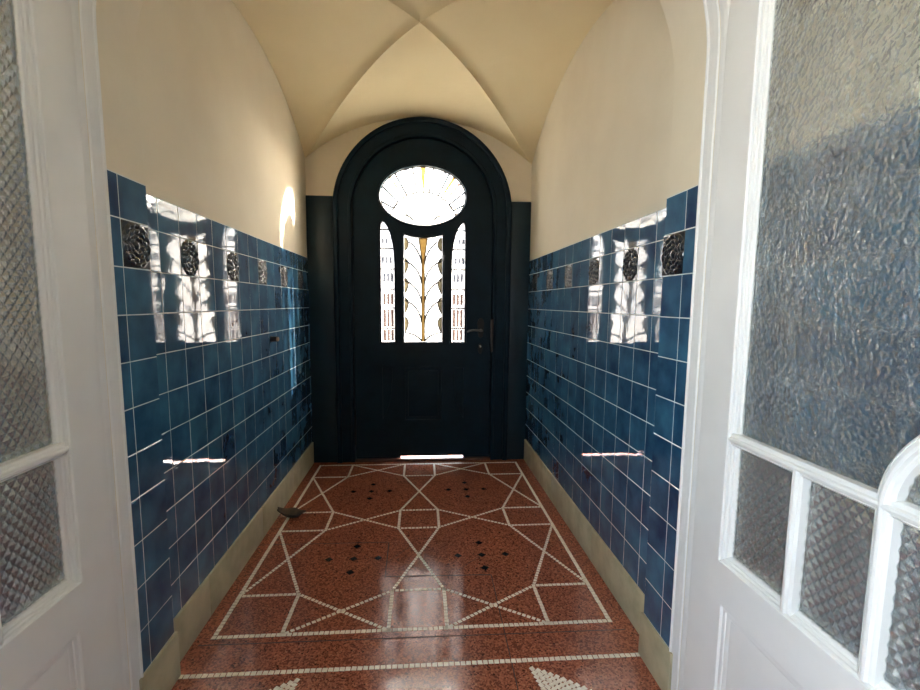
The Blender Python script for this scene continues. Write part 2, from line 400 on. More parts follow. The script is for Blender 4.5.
# corner sprays of the next field, nearest the camera
for sx, cx in ((1, 0.432), (-1, -0.470)):
    rows = 6
    for r in range(rows):
        for c in range(11 - r):
            u = cx + sx*(0.002 + c*0.0215 + r*0.004); v = 1.652 - c*0.0095 - r*0.020 - 0.00045*c*c
            if c > 9 - r*0.4 + 1 - r and r > 0: continue
            tess(bm, u, v, 0.6*sx + random.uniform(-.25, .25), 0.017, 0.017)
obj('mosaic_inlay', bm, M['white_stone'], floor)
bm = bmesh.new()
for cx in (-0.378, 0.344):
    for cy in (3.434, 2.492):
        for dx, dy in ((0,0),(0.136,0),(-0.136,0),(0,0.134),(0,-0.132)):
            tess(bm, cx+dx, cy+dy, PI/4 + random.uniform(-.1,.1), 0.032, 0.032)
obj('mosaic_diamonds', bm, M['black_stone'], floor)
bm = bmesh.new()
for (x0, y0), (x1, y1), w in (((-0.190,2.31),(0.365,2.295),0.006), ((-0.190,2.31),(-0.194,2.66),0.004), ((-0.955,2.675),(-0.19,2.665),0.004), ((0.368,2.295),(0.358,1.55),0.003),
                             ((-0.93,1.862),(0.9,1.845),0.004), ((-0.19,2.44),(-0.06,2.62),0.002), ((0.16,2.31),(0.34,2.49),0.002)):
    d = Vector((x1-x0, y1-y0)).normalized(); nrm = Vector((-d.y, d.x))*w*0.7
    t = [bm.verts.new((p[0]+s*nrm.x, p[1]+s*nrm.y, 0.0006)) for p, s in (((x0,y0),1),((x0,y0),-1),((x1,y1),-1),((x1,y1),1))]
    bm.faces.new(t)
obj('slab_joints', bm, M['joint'], floor)

# passage walls
def passage_wall(name, X, face, ystart, label):
    o0, o1 = (X - face*0.006, X - face*0.30)
    bm = bmesh.new(); add_box(bm, (min(o0,o1), YP-0.02, 0.0), (max(o0,o1), YD+0.2, 3.35))
    w = struct(obj(name, bm, M['plaster']), label, 'wall')
    ys = cuts(YP, YD, ystart); zs = [ZB+0.0] + [ZB + k*TILE for k in range(1, 11)] + [ZWT]
    cen = []
    for k in (1, 4, 7, 10, 13): cen.append(ystart + k*TILE + TILE/2)
    zr = ZB + 9.5*TILE
    tile_panel('tile_wainscot', w, X, face, ys, zs, skip=lambda y, z: abs(z-zr) < 0.03 and any(abs(y-c) < 0.03 for c in cen))
    grout_bed(w, X, face, YP, YD, ZB-0.02, ZWT+0.001)
    for c in cen: rosette(w, X, face, c, zr)
    return w
wall_left = passage_wall('wall_left', XL, 1, 1.8247, 'left passage wall, cream plaster above blue glazed tiles')
wall_right = passage_wall('wall_right', XR, -1, 1.8646, 'right passage wall, cream plaster above blue glazed tiles')

# arch between passage and hall (both piers and the arch over them)
cxa, hwa = (PL+PR)/2, (PR-PL)/2 + 0.006
outl = arch(cxa, hwa, 0.0, 2.2, 0.75)
arch_o = sheet('wall_arch', [[(-1.25,0.0)] + [(cxa-hwa, 0.0)] + outl[2:][::-1] + [(cxa+hwa, 0.0), (1.25,0.0), (1.25,3.35), (-1.25,3.35)]], YP-YA, (YP+YA)/2, 'xz', M['plaster'])
struct(arch_o, 'near arch with plastered piers clad in blue tiles', 'wall')
zsP = [ZB + k*TILE for k in range(0, 11)] + [ZPT]; zr = ZB + 9.5*TILE
for X, face, first in ((PL, 1, 1.548), (PR, -1, 1.566)):
    ys = [1.486, first, YP]
    tile_panel('tile_wainscot', arch_o, X, face, ys, zsP, skip=lambda y, z: abs(z-zr) < 0.03 and abs(y-(first+YP)/2) < 0.03)
    grout_bed(arch_o, X, face, 1.486, YP-0.001, ZB-0.02, ZPT+0.001)
    rosette(arch_o, X, face, (first+YP)/2, zr)
    # narrow tiles on the pier face towards the front door are hidden from here: plain return in grout colour
# skirting
def skirting(name, X, face, y0, y1, z, seams, label, cap=True):
    bm = bmesh.new(); es = [y0] + seams + [y1]
    for a, b in zip(es, es[1:]):
        lo = min(X, X + face*0.010); hi = max(X, X + face*0.010)
        lo, hi = (X-0.006, X+0.010) if face > 0 else (X-0.010, X+0.006)
        add_box(bm, (lo, a+0.0008, 0.0), (hi, b-0.0008, z), bevel=0.003)
    return struct(obj(name, bm, M['stone'], smooth=True, angle=40), label, 'baseboard')
skirting('baseboard_left', XL, 1, YP+0.002, YD-0.03, 0.194, [2.05, 2.762, 3.45], 'beige stone skirting along the left passage wall')
skirting('baseboard_right', XR, -1, YP+0.002, YD-0.03, 0.194, [2.4, 3.2], 'beige stone skirting along the right passage wall')
skirting('baseboard_left_pier', PL, 1, 1.475, YP+0.008, ZB, [], 'beige stone skirting block on the left arch pier')
skirting('baseboard_right_pier', PR, -1, 1.475, YP+0.008, ZB, [], 'beige stone skirting block on the right arch pier')

# vaulted ceiling
bm = bmesh.new()
a = (XR - XL)/2 + 0.004; y0v, y1v = YP, YD; b = (y1v-y0v)/2; yc = (y0v+y1v)/2
n = 144; zs0, rise = 2.63, 0.35
def seg(t, h, r):
    R = (h*h + r*r)/(2*r); return math.sqrt(max(R*R - (t*h)**2, 0)) - (R - r)
grid = []
for i in range(n+1):
    row = []
    for j in range(n+1):
        s, t = -1+2*i/n, -1+2*j/n
        z = zs0 + max(seg(s, a, rise), seg(t, b, rise))
        z += 0.104*(1-s*s)*(1-t*t)
        L = math.hypot(a, b)
        d = min(abs(s-t), abs(s+t))*a*b/L
        fade = min(1.0, (1-min(abs(s), abs(t)))*6)
        z -= 0.030*math.exp(-d/0.020)*fade
        row.append(bm.verts.new((XC + a*s, yc + b*t, z)))
    grid.append(row)
for i in range(n):
    for j in range(n):
        q = [grid[i][j], grid[i][j+1], grid[i+1][j+1], grid[i+1][j]]
        if i == j: bm.faces.new((q[0], q[1], q[2])); bm.faces.new((q[0], q[2], q[3]))
        elif i+j == n-1: bm.faces.new((q[0], q[1], q[3])); bm.faces.new((q[1], q[2], q[3]))
        else: bm.faces.new(q)
rim = [grid[i][0] for i in range(n)] + [grid[n][j] for j in range(n)] + [grid[n-i][n] for i in range(n)] + [grid[0][n-j] for j in range(n)]
top = [bm.verts.new((v.co.x, v.co.y, 3.35)) for v in rim]
for k in range(len(rim)): bm.faces.new((rim[k], rim[(k+1) % len(rim)], top[(k+1) % len(rim)], top[k]))
bm.faces.new(top)
bmesh.ops.recalc_face_normals(bm, faces=bm.faces)
struct(obj('ceiling', bm, M['vault'], smooth=True, angle=35), 'cream plastered groin vault with crossing ribs over the passage', 'ceiling')

# front wall with the arched opening
wall_front = sheet('wall_front', [[(-1.25,0.0),(DX-0.69,0.0),(DX-0.69,2.21)] + ell(DX, 2.21, 0.69, 0.69, 48, PI, 0)[1:] + [(DX+0.69,2.21),(DX+0.69,0.0),(1.25,0.0),(1.25,3.35),(-1.25,3.35)]], 0.14, YD+0.07, 'xz', M['plaster'])
struct(wall_front, 'cream plastered end wall around the dark arched front door', 'wall')

# ---------------------------------------------------------------- front door
door = empty('door_1', (0, 0, 0)); struct(door, 'dark blue-black arched front door with oval and palm-pattern leaded lights', 'door')
def ring(r_out, r_in, z0=0.0):
    A = [(DX-r_out, z0), (DX-r_in, z0), (DX-r_in, 2.21)] + ell(DX, 2.21, r_in, r_in, 48, PI, 0)[1:] + [(DX+r_in, 2.21), (DX+r_in, z0), (DX+r_out, z0), (DX+r_out, 2.21)] + ell(DX, 2.21, r_out, r_out, 56, 0, PI)[1:] + [(DX-r_out, 2.21)]
    return A
fr = sheet('door_frame', [ring(0.757, 0.612)], 0.085, YD+0.0175, 'xz', M['dark_paint'], door, bevel=0.006)
sheet('frame_moulding', [ring(0.767, 0.722)], 0.03, YD-0.035, 'xz', M['dark_paint'], fr, bevel=0.013, seg=3)
sheet('frame_stop', [ring(0.640, 0.588)], 0.034, YD+0.069, 'xz', M['dark_paint'], fr)
sheet('frame_bead', [ring(0.640, 0.612)], 0.012, YD-0.028, 'xz', M['dark_paint'], fr, bevel=0.005, seg=2)
for x0, x1, z1 in ((XL-0.004, DX-0.755, 2.322), (DX+0.755, XR+0.004, 2.310)):
    bm = bmesh.new(); add_box(bm, (x0, YD-0.022, 0.0), (x1, YD+0.004, z1), bevel=0.004)
    obj('side_panel', bm, M['dark_panel'], door, smooth=True, angle=40)
# leaf: one sheet pierced by the oval, three lights and the sunk lower panels
RL, ZL0 = 0.609, 0.038
OV = (DX, 2.344, 0.372, 0.250)
side_r = []
def side_light(grow=0.0):
    """right side light, outer edge straight, inner edge sweeping outwards at the top"""
    g = grow
    pts = [(0.252-g, 1.083-g), (0.368+g, 1.083-g), (0.368+g, 2.055)]
    pts += [(0.363+g*0.8, 2.105+g*0.4), (0.353+g*0.2, 2.128+g), (0.335-g*0.5, 2.118+g), (0.310-g*0.8, 2.078+g*0.6)]
    pts += [(0.288-g, 2.025+g*0.3), (0.270-g, 1.955), (0.258-g, 1.875), (0.253-g, 1.79), (0.252-g, 1.70)]
    return pts
def mir(pts): return [(-x, z) for x, z in pts][::-1]
def sh(pts): return [(x+DX, z) for x, z in pts]
CTR = [(-0.168, 1.083), (0.168, 1.083), (0.168, 2.020), (0.09, 1.998), (0.0, 1.990), (-0.09, 1.998), (-0.168, 2.020)]
sunk_r = [(0.215, 0.378), (0.215, 0.850), (0.252, 0.850), (0.254, 0.74), (0.262, 0.62), (0.282, 0.52), (0.310, 0.44), (0.345, 0.378)]
sunk_r2 = [(0.276, 0.850), (0.362, 0.850), (0.362, 0.390), (0.335, 0.44), (0.305, 0.52), (0.285, 0.62), (0.278, 0.74)]
sunk_c = rect(-0.162, 0.162, 0.378, 0.850)
leafR = [(DX-RL, ZL0), (DX+RL, ZL0), (DX+RL, 2.21)] + ell(DX, 2.21, RL, RL, 56, 0, PI)[1:] + [(DX-RL, 2.21)]
leaf = sheet('door_leaf', [leafR, ell(*OV, 72), sh(CTR), sh(side_light()), sh(mir(side_light())), sh(sunk_c), sh(sunk_r2), sh(mir(sunk_r2))], 0.050, YD+0.025, 'xz', M['dark_paint'], door, bevel=0.006, seg=2)
for xa, xb, zt in ((DX-0.600, -0.355, 0.038), (-0.355, -0.255, 0.029), (-0.255, -0.185, 0.038), (0.385, DX+0.600, 0.038)):
    bm = bmesh.new(); add_box(bm, (xa, YD+0.026, 0.001), (xb, YD+0.046, zt+0.003), bevel=0.002); obj('gap_blocker', bm, M['dark_paint'], leaf)  # added blocks under the leaf, letting daylight through only part of the gap
# sunk panel boards
bm = bmesh.new(); add_box(bm, (DX-0.375, YD+0.014, 0.365), (DX+0.375, YD+0.044, 0.862)); add_box(bm, (DX-0.135, YD+0.004, 0.405), (DX+0.135, YD+0.016, 0.823), bevel=0.005)
obj('lower_panel', bm, M['dark_paint'], leaf, smooth=True, angle=40)
# glazing beads round the lights
def bead(pts, r, y):
    bm = bmesh.new(); add_tube(bm, [(x, y, z) for x, z in pts], r, n=8, closed=True); return obj('glazing_bead', bm, M['dark_paint'], leaf, smooth=True)
bead(ell(DX, 2.344, 0.381, 0.259, 72), 0.010, YD+0.001)
bead(sh([(-0.176,1.076),(0.176,1.076),(0.176,2.03),(0.09,2.006),(0,1.998),(-0.09,2.006),(-0.176,2.03)]), 0.008, YD+0.001)
bead(sh(side_light(0.008)), 0.008, YD+0.001); bead(sh(mir(side_light(0.008))), 0.008, YD+0.001)

# stained glass: every light one pane mesh of cut pieces (slots) and its lead came
YG = YD + 0.030
def pieces(name, base, extra, mats, leads, lw=2.5):
    bm = bmesh.new()
    def addpoly(pts, y, mi):
        f = bm.faces.new([bm.verts.new((x, y, z)) for x, z in pts]); f.material_index = mi
        if f.normal.y > 0: f.normal_flip()
    addpoly(base, YG, 0)
    for k, (pts, mi) in enumerate(extra): addpoly(pts, YG - 0.0008 - 0.00002*k, mi)
    bmesh.ops.triangulate(bm, faces=bm.faces)
    g = obj(name, bm, mats, leaf)
    bm = bmesh.new()
    for pts, r in leads: add_tube(bm, [(x, YG-0.002, z) for x, z in pts], r*lw, n=6)
    obj('lead_came', bm, M['lead'], leaf)
    return g
def bez(p0, p1, p2, n=10):
    return [((1-t)**2*p0[0]+2*t*(1-t)*p1[0]+t*t*p2[0], (1-t)**2*p0[1]+2*t*(1-t)*p1[1]+t*t*p2[1]) for t in [i/n for i in range(n+1)]]
def strip(pts, w0, w1):
    L = []; R = []; k = len(pts)-1
    for i, p in enumerate(pts):
        a_, b_ = pts[max(i-1, 0)], pts[min(i+1, k)]; t = Vector((b_[0]-a_[0], b_[1]-a_[1])).normalized(); w = (w0 + (w1-w0)*i/k)/2
        L.append((p[0]-t.y*w, p[1]+t.x*w)); R.append((p[0]+t.y*w, p[1]-t.x*w))
    return L + R[::-1]
# oval: fan of petals at the foot, sun rays round it
ox, oz, orx, orz = DX, 2.344, 0.372, 0.250
def on_oval(th, k=0.985): return (ox + orx*k*math.cos(th), oz + orz*k*math.sin(th))
fan0 = (DX, 2.10)
fan_arc = ell(DX, 2.10, 0.30, 0.285, 24, math.radians(12), math.radians(168), end=True)
leads = [(fan_arc, 0.0022)]; extra = [([(x, z) for x, z in fan_arc] + [(DX-0.27, 2.185), (DX-0.2, 2.14), (DX-0.1, 2.108), (DX, 2.10), (DX+0.1, 2.108), (DX+0.2, 2.14), (DX+0.27, 2.185)], 5)]
for d in (-58, -36, -16, 0, 16, 36, 58):
    e = (DX + 0.30*math.sin(math.radians(d)), 2.10 + 0.285*math.cos(math.radians(d)))
    leads.append((bez((DX+0.10*math.sin(math.radians(d)), 2.10+0.09*math.cos(math.radians(d))), (DX+0.18*math.sin(math.radians(d)), 2.10+0.2*math.cos(math.radians(d))), e), 0.0018))
def ray(d, w0, w1, mi, k0=1.0):
    a_ = (DX + 0.30*k0*math.sin(math.radians(d)), 2.10 + 0.285*k0*math.cos(math.radians(d)))
    th = math.atan2((a_[1]-2.10)/1.0 , (a_[0]-DX)); dirv = Vector((a_[0]-DX, a_[1]-2.10)).normalized(); p = Vector(a_)
    for _ in range(200):
        q = p + dirv*0.004
        if ((q.x-ox)/(orx*0.98))**2 + ((q.y-oz)/(orz*0.98))**2 > 1: break
        p = q
    pts = [a_, ((a_[0]+p.x)/2, (a_[1]+p.y)/2), (p.x, p.y)]
    extra.append((strip(pts, w0, w1), mi)); 
for d, w1, mi in ((0, 0.045, 1), (32, 0.028, 1), (40, 0.028, 3), (70, 0.055, 3), (-34, 0.03, 2), (-72, 0.04, 2), (-16, 0.05, 4), (22, 0.035, 4), (88, 0.03, 4), (-88, 0.05, 4)):
    ray(d, 0.012, w1, mi)
def outer(d):
    p = Vector((DX + 0.30*math.sin(math.radians(d)), 2.10 + 0.285*math.cos(math.radians(d)))); q = p.copy(); dv = (p - Vector((DX, 2.10))).normalized()
    while ((q.x-ox)/orx)**2 + ((q.y-oz)/orz)**2 < 1: q += dv*0.004
    leads.append(([tuple(p), tuple(q)], 0.0036))
for d in (-60, -46, -28, -10, 10, 26, 50, 62): outer(d)
for sx in (1, -1):
    leads.append((bez((DX+sx*0.075, 2.13), (DX+sx*0.15, 2.22), (DX+sx*0.24, 2.165)), 0.0020))
    leads.append((bez((DX+sx*0.30, 2.12+0.05), (DX+sx*0.26, 2.24), (DX+sx*0.22, 2.28)), 0.0018))
leads.append((ell(ox, oz, 0.370, 0.248, 60, 0, 2*PI, end=True), 0.003))
pieces('oval_light', ell(ox, oz, 0.375, 0.253, 72), extra, [M['clear'], M['amber'], M['straw'], M['rose'], M['smoke'], M['milk']], leads)
# palm: amber stem with pairs of arching fronds
leads = []; extra = []
stem = [(DX, 1.085), (DX+0.001, 1.5), (DX+0.002, 1.75), (DX, 1.99)]
extra.append((strip(bez((DX, 1.085), (DX+0.002, 1.5), (DX, 1.80), 8), 0.030, 0.022), 1))
extra.append(([(DX-0.011, 1.80), (DX+0.011, 1.80), (DX+0.038, 1.992), (DX-0.038, 1.992)], 1))
for k in range(5):
    z0 = 1.09 + 0.172*k
    for sx in (1, -1):
        root = (DX+sx*0.012, z0); tip = (DX+sx*0.160, z0+0.235 if k else z0+0.10)
        if k == 0: tip = (DX+sx*0.160, 1.165)
        c_ = bez((DX+sx*0.012, z0-0.005), (DX+sx*0.035, z0+0.14), (DX+sx*0.158, z0+0.19), 12) if k else bez((DX+sx*0.012, 1.09), (DX+sx*0.07, 1.16), (DX+sx*0.158, 1.165), 12)
        if k == 4: c_ = bez((DX+sx*0.012, z0-0.005), (DX+sx*0.035, z0+0.12), (DX+sx*0.120, z0+0.18), 12)
        leads.append((c_, 0.0024)); extra.append((strip(c_, 0.018, 0.006), 2))
        # little curled eye piece at the edge, under each frond tip
        zt = z0 + 0.20
        if k < 4 :
            eye = bez((DX+sx*0.163, zt+0.015), (DX+sx*0.098, zt-0.02), (DX+sx*0.163, zt-0.125), 10)
            leads.append((eye, 0.0018)); extra.append((eye + [(DX+sx*0.166, zt-0.125), (DX+sx*0.166, zt+0.015)], 2))
        else:
            eye = bez((DX+sx*0.150, 1.995), (DX+sx*0.10, 1.93), (DX+sx*0.163, 1.88), 10)
            leads.append((eye, 0.0018)); extra.append((eye + [(DX+sx*0.166, 1.88), (DX+sx*0.166, 1.995)], 2))
leads.append(([(DX-0.013,1.085),(DX-0.012,1.5),(DX-0.011,1.80),(DX-0.038,1.99)], 0.0016)); leads.append(([(DX+0.013,1.085),(DX+0.012,1.5),(DX+0.011,1.80),(DX+0.038,1.99)], 0.0016))
pieces('palm_light', sh([(-0.17,1.08),(0.17,1.08),(0.17,2.03),(0.0,2.0),(-0.17,2.03)]), extra, [M['frosted'], M['amber'], M['straw'], M['rose'], M['smoke']], leads, 3.0)
# narrow side lights: bands of plain, seedy and reeded glass
for sx in (1, -1):
    base = sh(side_light(0.004)) if sx > 0 else sh(mir(side_light(0.004)))
    leads = []; extra = []
    zz = [1.204, 1.383, 1.548, 1.723, 1.898, 2.06]
    for z in zz:
        xi = 0.252 if z < 1.7 else (0.253 if z < 1.8 else (0.262 if z < 1.95 else 0.302))
        leads.append(([(DX+sx*xi, z), (DX+sx*0.368, z)], 0.0026))
    for z0, z1, mi in ((1.083, 1.204, 3), (1.204, 1.383, 3), (1.40, 1.52, 3), (1.60, 1.70, 4), (1.76, 1.84, 4), (1.93, 2.0, 4)):
        for q in range(3):
            xa = 0.262 + 0.033*q + (0.012 if z0 > 1.7 else 0); xb = xa + 0.024
            if xb > 0.366 or (z0 > 1.9 and q == 0): continue
            extra.append((rect(DX+min(sx*xa, sx*xb), DX+max(sx*xa, sx*xb), z0+0.012, z1-0.012), mi))
    pieces('side_light', base, extra, [M['frosted'], M['amber'], M['straw'], M['rose'], M['smoke']], leads)
bm = bmesh.new(); add_box(bm, (DX-0.612, YD-0.026, -0.001), (DX+0.612, YD+0.024, 0.018), bevel=0.004)
obj('threshold', bm, M['threshold'], door, smooth=True, angle=40)
# hinges, lock plate, lever
for z0, z1 in ((2.005, 2.335), (1.145, 1.476), (0.16, 0.47)):
    bm = bmesh.new(); add_tube(bm, [(DX-0.609, YD-0.007, z0), (DX-0.609, YD-0.007, z0+0.004), (DX-0.609, YD-0.007, z1)], 0.009, n=12)
    add_lathe(bm, [(0.004, -0.012), (0.010, -0.006), (0.009, 0.0)], (DX-0.609, YD-0.007, z0), (0,0,1), 12); add_lathe(bm, [(0.009, 0.0), (0.010, 0.006), (0.004, 0.012)], (DX-0.609, YD-0.007, z1), (0,0,1), 12)
    obj('hinge', bm, M['iron'], leaf, smooth=True, angle=40)
xk = 0.530
esc = sheet('lock_plate', [[(xk-0.026,1.17),(xk-0.020,1.135),(xk,1.12),(xk+0.020,1.135),(xk+0.026,1.17),(xk+0.026,1.225),(xk+0.033,1.25),(xk+0.022,1.285),(xk,1.305),(xk-0.022,1.285),(xk-0.033,1.25),(xk-0.026,1.225)]], 0.008, YD-0.004, 'xz', M['iron'], leaf, bevel=0.002)
bm = bmesh.new(); add_lathe(bm, [(0.014,0),(0.014,0.006),(0.009,0.012),(0.009,0.040),(0.012,0.046),(0.012,0.054),(0.006,0.058)], (xk, YD-0.008, 1.190), (0,-1,0), 18)
add_tube(bm, [(xk, YD-0.055, 1.190), (xk-0.03, YD-0.058, 1.192), (xk-0.07, YD-0.058, 1.194), (xk-0.105, YD-0.056, 1.188), (xk-0.128, YD-0.055, 1.176)], [0.008, 0.0085, 0.009, 0.0095, 0.006], n=12)
obj('lever_handle', bm, M['dull_steel'], leaf, smooth=True, angle=50)
key = sheet('keyhole_plate', [ell(xk-0.002, 1.025, 0.021, 0.048, 32)], 0.007, YD-0.0035, 'xz', M['iron'], leaf, bevel=0.002)
bm = bmesh.new(); add_lathe(bm, [(0.010,0),(0.010,0.003),(0.006,0.005)], (xk-0.002, YD-0.007, 1.045), (0,-1,0), 16); obj('keyhole', bm, M['nickel'], leaf, smooth=True, angle=40)
bm = bmesh.new(); add_box(bm, (DX+0.597, YD-0.036, 1.00), (DX+0.622, YD-0.028, 1.29), bevel=0.003); obj('strike_plate', bm, M['worn'], door, smooth=True, angle=40)

# ---------------------------------------------------------------- white inner doors and their casing
def casing():
    prof = [(1.492, -0.02), (1.492, 0.004), (1.490, 0.007), (1.486, 0.006), (1.484, 0.001), (1.466, -0.001), (1.463, 0.001), (1.446, -0.002), (1.442, -0.006), (1.426, -0.008), (1.423, -0.005), (1.408, -0.008), (1.400, -0.014), (1.372, -0.016), (1.352, -0.016), (1.352, -0.05), (1.436, -0.05)]
    path = []
    z0, zs = 0.0, 2.2
    hw, cx = (PR-PL)/2, (PR+PL)/2
    for z in (0.0, 0.7, 1.4, 2.0): path.append((PR, z, 1.0, 0.0))
    for i in range(49):
        th = PI*i/48; nx, nz = math.cos(th)/hw, math.sin(th)/0.744; l = math.hypot(nx, nz)
        path.append((cx+hw*math.cos(th), 2.2+0.744*math.sin(th), nx/l, nz/l))
    for z in (2.0, 1.4, 0.7, 0.0): path.append((PL, z, -1.0, 0.0))
    bm = bmesh.new(); rows = []
    for x, z, nx, nz in path: rows.append([bm.verts.new((x - nx*d, y, z - nz*d)) for y, d in prof])
    for A, B in zip(rows, rows[1:]):
        for k in range(len(prof)-1): bm.faces.new((A[k], A[k+1], B[k+1], B[k]))
    bm.faces.new(rows[0]); bm.faces.new(rows[-1])
    bmesh.ops.recalc_face_normals(bm, faces=bm.faces)
    return obj('trim_1', bm, M['white'], smooth=True, angle=25)
struct(casing(), 'white moulded casing lining the near arch', 'trim')

def inner_door(name, X, face, upper, label):
    """open leaf standing along Y; face = +1: its shown face looks towards +x"""
    th = 0.042; mid = X - face*th/2
    root = empty(name, (0, 0, 0)); struct(root, label, 'door')
    y0, y1 = 0.470, 1.358                      # meeting edge, hinge edge
    gy0, gy1 = 0.575, 1.229                    # glazed opening
    zr0 = 0.684
    def topcurve(y):
        k = max(0.0, min(1.0, (y1-y)/(y1-y0+0.02))); return 2.19 + 0.70*math.sqrt(max(0, 1-(1-k)**2))
    out = [(y0, 0.012), (y1, 0.012)] + [(y1-(y1-y0)*(1-math.cos(PI/2*i/24)), topcurve(y1-(y1-y0)*(1-math.cos(PI/2*i/24)))) for i in range(25)]
    def topg(y): return topcurve(y) - 0.135
    ys_ = [gy1 - (gy1-gy0)*i/20 for i in range(21)]
    op = [(gy0, zr0), (gy1, zr0)] + [(y, topg(y)) for y in ys_]
    pan = rect(0.60, 1.205, 0.15, 0.556)
    sheet('door_frame', [out, op, pan], th, mid, 'yz', M['white'], root, bevel=0.003)
    # stepped moulding swept round the opening, from the face down to the glass
    def inset(pts, d):
        res = []; k = len(pts)
        for i in range(k):
            p, q, r_ = Vector(pts[i-1]), Vector(pts[i]), Vector(pts[(i+1) % k])
            t1, t2 = (q-p).normalized(), (r_-q).normalized(); n1, n2 = Vector((-t1.y, t1.x)), Vector((-t2.y, t2.x))
            m_ = (n1+n2).normalized(); res.append(q + m_*(d/max(0.35, m_.dot(n1))))
        return res
    def sweep(nm, pts, prof):
        bm = bmesh.new(); rings = [[bm.verts.new((X + face*dd, p.x, p.y)) for p in inset(pts, o_)] for o_, dd in prof]
        for A, B in zip(rings, rings[1:]):
            for q in range(len(A)): bm.faces.new((A[q], A[(q+1) % len(A)], B[(q+1) % len(A)], B[q]))
        bmesh.ops.recalc_face_normals(bm, faces=bm.faces)
        return obj(nm, bm, M['white'], root, smooth=True, angle=22)
    sweep('glazing_moulding', op, [(-0.002, -0.034), (-0.002, -0.001), (0.001, -0.005), (0.005, -0.007), (0.006, -0.012), (0.010, -0.015), (0.011, -0.019), (0.016, -0.022), (0.019, -0.027), (0.020, -0.034)])
    # glazing bars
    gx = X - face*0.010
    def bar(pts, w):
        bm = bmesh.new(); k = len(pts)
        rings = []
        for i, (y, z) in enumerate(pts):
            a_, b_ = pts[max(i-1,0)], pts[min(i+1,k-1)]; t = Vector((b_[0]-a_[0], b_[1]-a_[1])).normalized(); nx = Vector((-t.y, t.x))
            prof = [(-w/2, -0.022), (-w/2, 0.000), (-w/2*0.74, 0.004), (-w/2*0.70, 0.001), (-w/2*0.45, 0.003), (-w/2*0.3, 0.010), (0, 0.0115), (w/2*0.3, 0.010), (w/2*0.45, 0.003), (w/2*0.70, 0.001), (w/2*0.74, 0.004), (w/2, 0.000), (w/2, -0.022)]
            rings.append([bm.verts.new((gx + face*d, y + nx.x*o_, z + nx.y*o_)) for o_, d in prof])
        for A, B in zip(rings, rings[1:]):
            m_ = len(A)
            for q in range(m_): bm.faces.new((A[q], A[(q+1) % m_], B[(q+1) % m_], B[q]))
        bm.faces.new(rings[0]); bm.faces.new(rings[-1]); bmesh.ops.recalc_face_normals(bm, faces=bm.faces)
        return obj('glazing_bar', bm, M['white'], root, smooth=True, angle=25)
    zb = 1.050
    arcp = [(0.485+0.30*math.cos(PI/2*i/20), zb+0.235*math.sin(PI/2*i/20)) for i in range(15)]
    bar([(gy1-0.006, zb), (gy0+0.01, zb)], 0.034)
    bar([(0.989, zr0+0.006), (0.989, zb)], 0.032)
    bar([(0.785, zr0+0.006), (0.785, 0.9), (0.785, 1.02)] + arcp, 0.036)
    # panes: above the bar (outside the quarter arch), inside it, and the lower row
    up = [(gy1, zb)] + [(y, topg(y)) for y in ys_] + [(gy0, arcp[-1][1])] + arcp[::-1]
    def inside(pts, y, z):
        c = False; k = len(pts)
        for i in range(k):
            (ya, za), (yb, zb_) = pts[i-1], pts[i]
            if (za > z) != (zb_ > z) and y < (yb-ya)*(z-za)/(zb_-za) + ya: c = not c
        return c
    def pressed(pts):
        """pane pressed into rows of small staggered pyramids on its shown side"""
        bm = bmesh.new(); pw, ph = 0.026, 0.032; V = {}
        def vert(i, j, f):
            key = (i, j, f)
            if key not in V:
                d = {0: -0.0004, 1: 0.0034, 2: -0.0050}[f]
                V[key] = bm.verts.new((gx - face*0.020 + face*d, gy0 - 0.02 + i*pw/2, 0.68 + j*ph/2))
            return V[key]
        ny = int((gy1 - gy0 + 0.04)/(pw/2)); nz = int(2.3/(ph/2))
        for i in range(1, ny):
            for j in range(1, nz):
                if (i + j) % 2 or not inside(pts, gy0-0.02+i*pw/2, 0.68+j*ph/2): continue
                # diamond cell round (i, j): peak shifted up so the lower facet is the large one
                ring_ = [(i+1, j), (i, j+1), (i-1, j), (i, j-1)]
                pk = bm.verts.new((gx - face*0.020 + face*0.0056, gy0-0.02+i*pw/2, 0.68+j*ph/2+0.003))
                for q in range(4):
                    f_ = (vert(*ring_[q], 0), vert(*ring_[(q+1) % 4], 0), pk); bm.faces.new(f_ if face > 0 else f_[::-1])
                bk = [vert(*r_, 2) for r_ in ring_]; bm.faces.new(bk[::-1] if face > 0 else bk)
        o = obj('glass_pane', bm, M['cross'], root); return o
    def pane(nm, pts, m_):
        if m_ == 'cross': return pressed(pts)
        return sheet(nm, [pts], 0.005, gx - face*0.020, 'yz', M[m_], root)
    up_o = pane('glass_pane', up, upper); up_o['label'] = ('finely hammered glass' if upper == 'hammered' else 'cross-pressed glass')
    pane('glass_pane', [(gy0, zb)] + arcp + [(gy0, arcp[-1][1])], 'cross')
    for a_, b_ in ((gy0, 0.785), (0.785, 0.989), (0.989, gy1)): pane('glass_pane', rect(a_, b_, zr0, zb), 'cross')
    # lower panel: sunk field with a bead
    bm = bmesh.new(); add_box(bm, (min(mid-0.007, mid+0.007), 0.595, 0.145), (max(mid-0.007, mid+0.007), 1.21, 0.561)); obj('lower_panel', bm, M['white'], root)
    sweep('panel_moulding', pan, [(-0.002, -0.016), (-0.001, -0.001), (0.003, -0.006), (0.012, -0.008), (0.014, -0.011), (0.024, -0.012), (0.028, -0.014), (0.028, -0.016)])
    for z in (0.35, 1.95):
        bm = bmesh.new(); add_tube(bm, [(X - face*th - face*0.004, y1+0.002, z), (X - face*th - face*0.004, y1+0.002, z+0.10)], 0.008, n=12); obj('hinge', bm, M['white'], root, smooth=True, angle=40)
    return root
